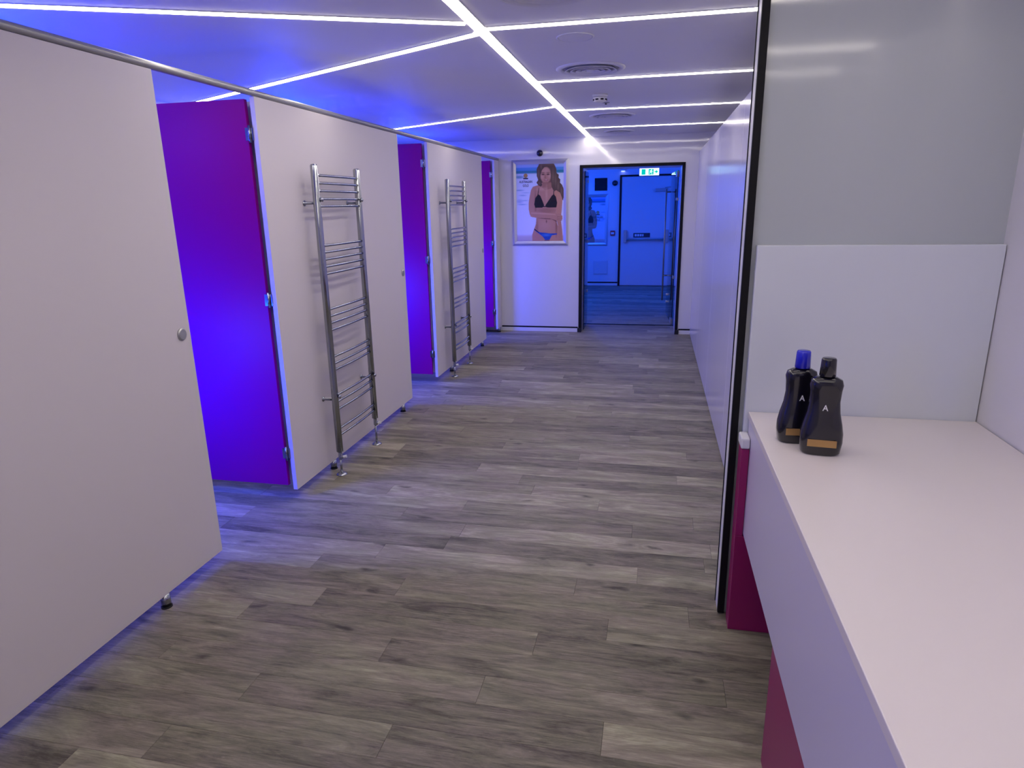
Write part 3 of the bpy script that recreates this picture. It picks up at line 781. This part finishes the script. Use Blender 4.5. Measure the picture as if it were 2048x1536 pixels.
# open glass door leaf with long pull handle and patch fittings
t = thing('glass_door', 'clear glass door leaf with long steel pull handle, swung open into the lobby', 'door', (0.262, YG + 0.03, 0))
ang = math.radians(4)
Rm = Matrix.Translation((0.272, YG + 0.03, 0)) @ Matrix.Rotation(ang, 4, 'Z')
gl = obj('glass', xform(box(B(), -0.010, 0.0, 0.0, 0.92, 0.012, 1.99, 0.001), Rm), M['glass'], t)
for z in (0.012, 1.91):
    obj('patch_fitting', xform(box(B(), -0.022, 0.012, 0.02, 0.17, z, z + 0.07, 0.003), Rm), M['alu'], t)
for z in (0.62, 1.62):
    obj('patch_hinge', xform(box(B(), -0.020, 0.010, 0.0, 0.08, z, z + 0.035, 0.002), Rm), M['alu'], t)
hd = obj('pull_handle', xform(tube(B(), [(-0.075, 0.84, 0.22), (-0.075, 0.84, 1.78)], 0.012, 14), Rm), M['alu'], t, True)
for z in (0.58, 1.74):
    obj('handle_mount', xform(tube(B(), [(-0.075, 0.84, z), (-0.011, 0.84, z)], 0.010, 10), Rm), M['chrome'], hd)
for z in (0.22, 0.32):
    obj('bolt_cap', xform(tube(B(), [(-0.034, 0.72, z), (-0.0105, 0.72, z)], 0.016, 14), Rm), M['white_pl'], t)
t = thing('glass_side_screen', 'narrow clear glass side screen on the left of the passage', 'screen', (XO0 + 0.03, YG - 0.3, 0))
obj('pane', box(B(), XO0 + 0.026, XO0 + 0.034, YF + 0.12, YG - 0.03, 0.01, 1.99, 0.001), M['glass'], t)
for z in (0.45, 1.10, 1.86):
    obj('clamp', box(B(), XO0 + 0.0125, XO0 + 0.040, YG - 0.12, YG - 0.06, z, z + 0.035, 0.003), M['alu'], t)

# ------------------------------------------------------------------ make-up counter on the right
XC = 0.362
t = thing('counter', 'white make-up counter with deep pale front, along the right side', 'counter', (0.72, 1.3, 0.40))
obj('top', box(B(), XC - 0.004, XR - 0.004, 0.10, 2.402, 0.836, 0.860, 0.002), M['counter'], t)
obj('apron', box(B(), XC, XC + 0.022, 0.12, 2.400, 0.408, 0.8358, 0.0015), M['fascia'], t)
obj('underside', box(B(), XC + 0.022, XR - 0.01, 0.13, 2.395, 0.410, 0.428), M['fascia'], t)
t = thing('splash_panel', 'pale boxed panel standing on the wing wall behind the lotion bottle', 'panel', (0.70, 2.42, 0.86))
obj('board', box(B(), XC - 0.018, XR - 0.003, 2.4045, 2.4355, 0.770, 1.452, 0.003), M['splash'], t)
t = thing('counter_pedestal', 'magenta end leg panel of the counter beside the black corner trim', 'leg', (0.7, 2.36, 0))
obj('board', box(B(), 0.334, XR - 0.01, 2.322, 2.400, 0.0, 0.400, 0.002), M['magenta'], t)
obj('side_strip', box(B(), 0.334, XC - 0.001, 2.322, 2.400, 0.4002, 0.742, 0.002), M['magenta'], t)
obj('bracket', box(B(), 0.330, XC - 0.001, 2.318, 2.401, 0.744, 0.784, 0.006), M['white_pl'], t, label='small white bracket on top of the leg')
t = thing('base_cabinet', 'magenta base cabinet standing under the counter front, nearest the camera', 'cabinet', (0.7, 1.0, 0))
obj('body', box(B(), 0.366, XR - 0.01, 0.30, 1.692, 0.0, 0.4075, 0.002), M['magenta'], t)
# bottles
def bottle(cx, cy, s_, name, label, capmat, wide=0.060, thin=0.034, h=0.232):
    z0 = 0.8602
    t = thing(name, label, 'bottle', (cx, cy, z0), 'dark lotion bottles on the counter')
    prof = [(0.80, 0.0), (0.92, 0.006), (1.0, 0.035), (0.985, 0.060), (0.90, 0.085), (0.76, 0.115), (0.70, 0.145), (0.73, 0.175), (0.77, 0.190), (0.70, 0.203), (0.45, 0.210), (0.28, 0.212)]
    bm = B(); lathe(bm, 0, 0, [(r, z * h / 0.205) for r, z in prof], 40, wide, thin)
    # squarer cross-section
    for v in bm.verts:
        r = math.hypot(v.co.x / wide, v.co.y / thin)
        if r > 0.3:
            a = math.atan2(v.co.y / thin, v.co.x / wide); k = (abs(math.cos(a)) ** 3 + abs(math.sin(a)) ** 3) ** (-1 / 3); v.co.x *= k; v.co.y *= k
    Rm = Matrix.Translation((cx, cy, z0)) @ Matrix.Rotation(s_, 4, 'Z'); xform(bm, Rm)
    obj('body', bm, M['bottle'], t, True)
    bm = B(); lathe(bm, 0, 0, [(0.019, h + 0.0075), (0.023, h + 0.010), (0.0205, h + 0.058), (0.018, h + 0.062)], 28); xform(bm, Rm)
    obj('cap', bm, capmat, t, True, label='blue screw cap' if capmat is M['cap'] else None)
    bm = B(); box(bm, -0.040, 0.040, -thin * 1.045, -thin * 1.02, 0.030, 0.052); xform(bm, Rm); lb = obj('label_band', bm, M['gold'], t, label='gold label band')
    tx = text('A', 0, -thin * 0.86, 0.150, 0.018, 0.016, M['ink'], t, 'letter', Rm)
    return t
bottle(0.462, 2.108, math.radians(4), 'lotion_bottle', 'black waisted lotion bottle with blue cap, back of the counter', M['cap'])
bottle(0.512, 2.012, math.radians(-6), 'lotion_bottle', 'black lotion bottle cut off by the right edge, nearest on the counter', M['bottle'])
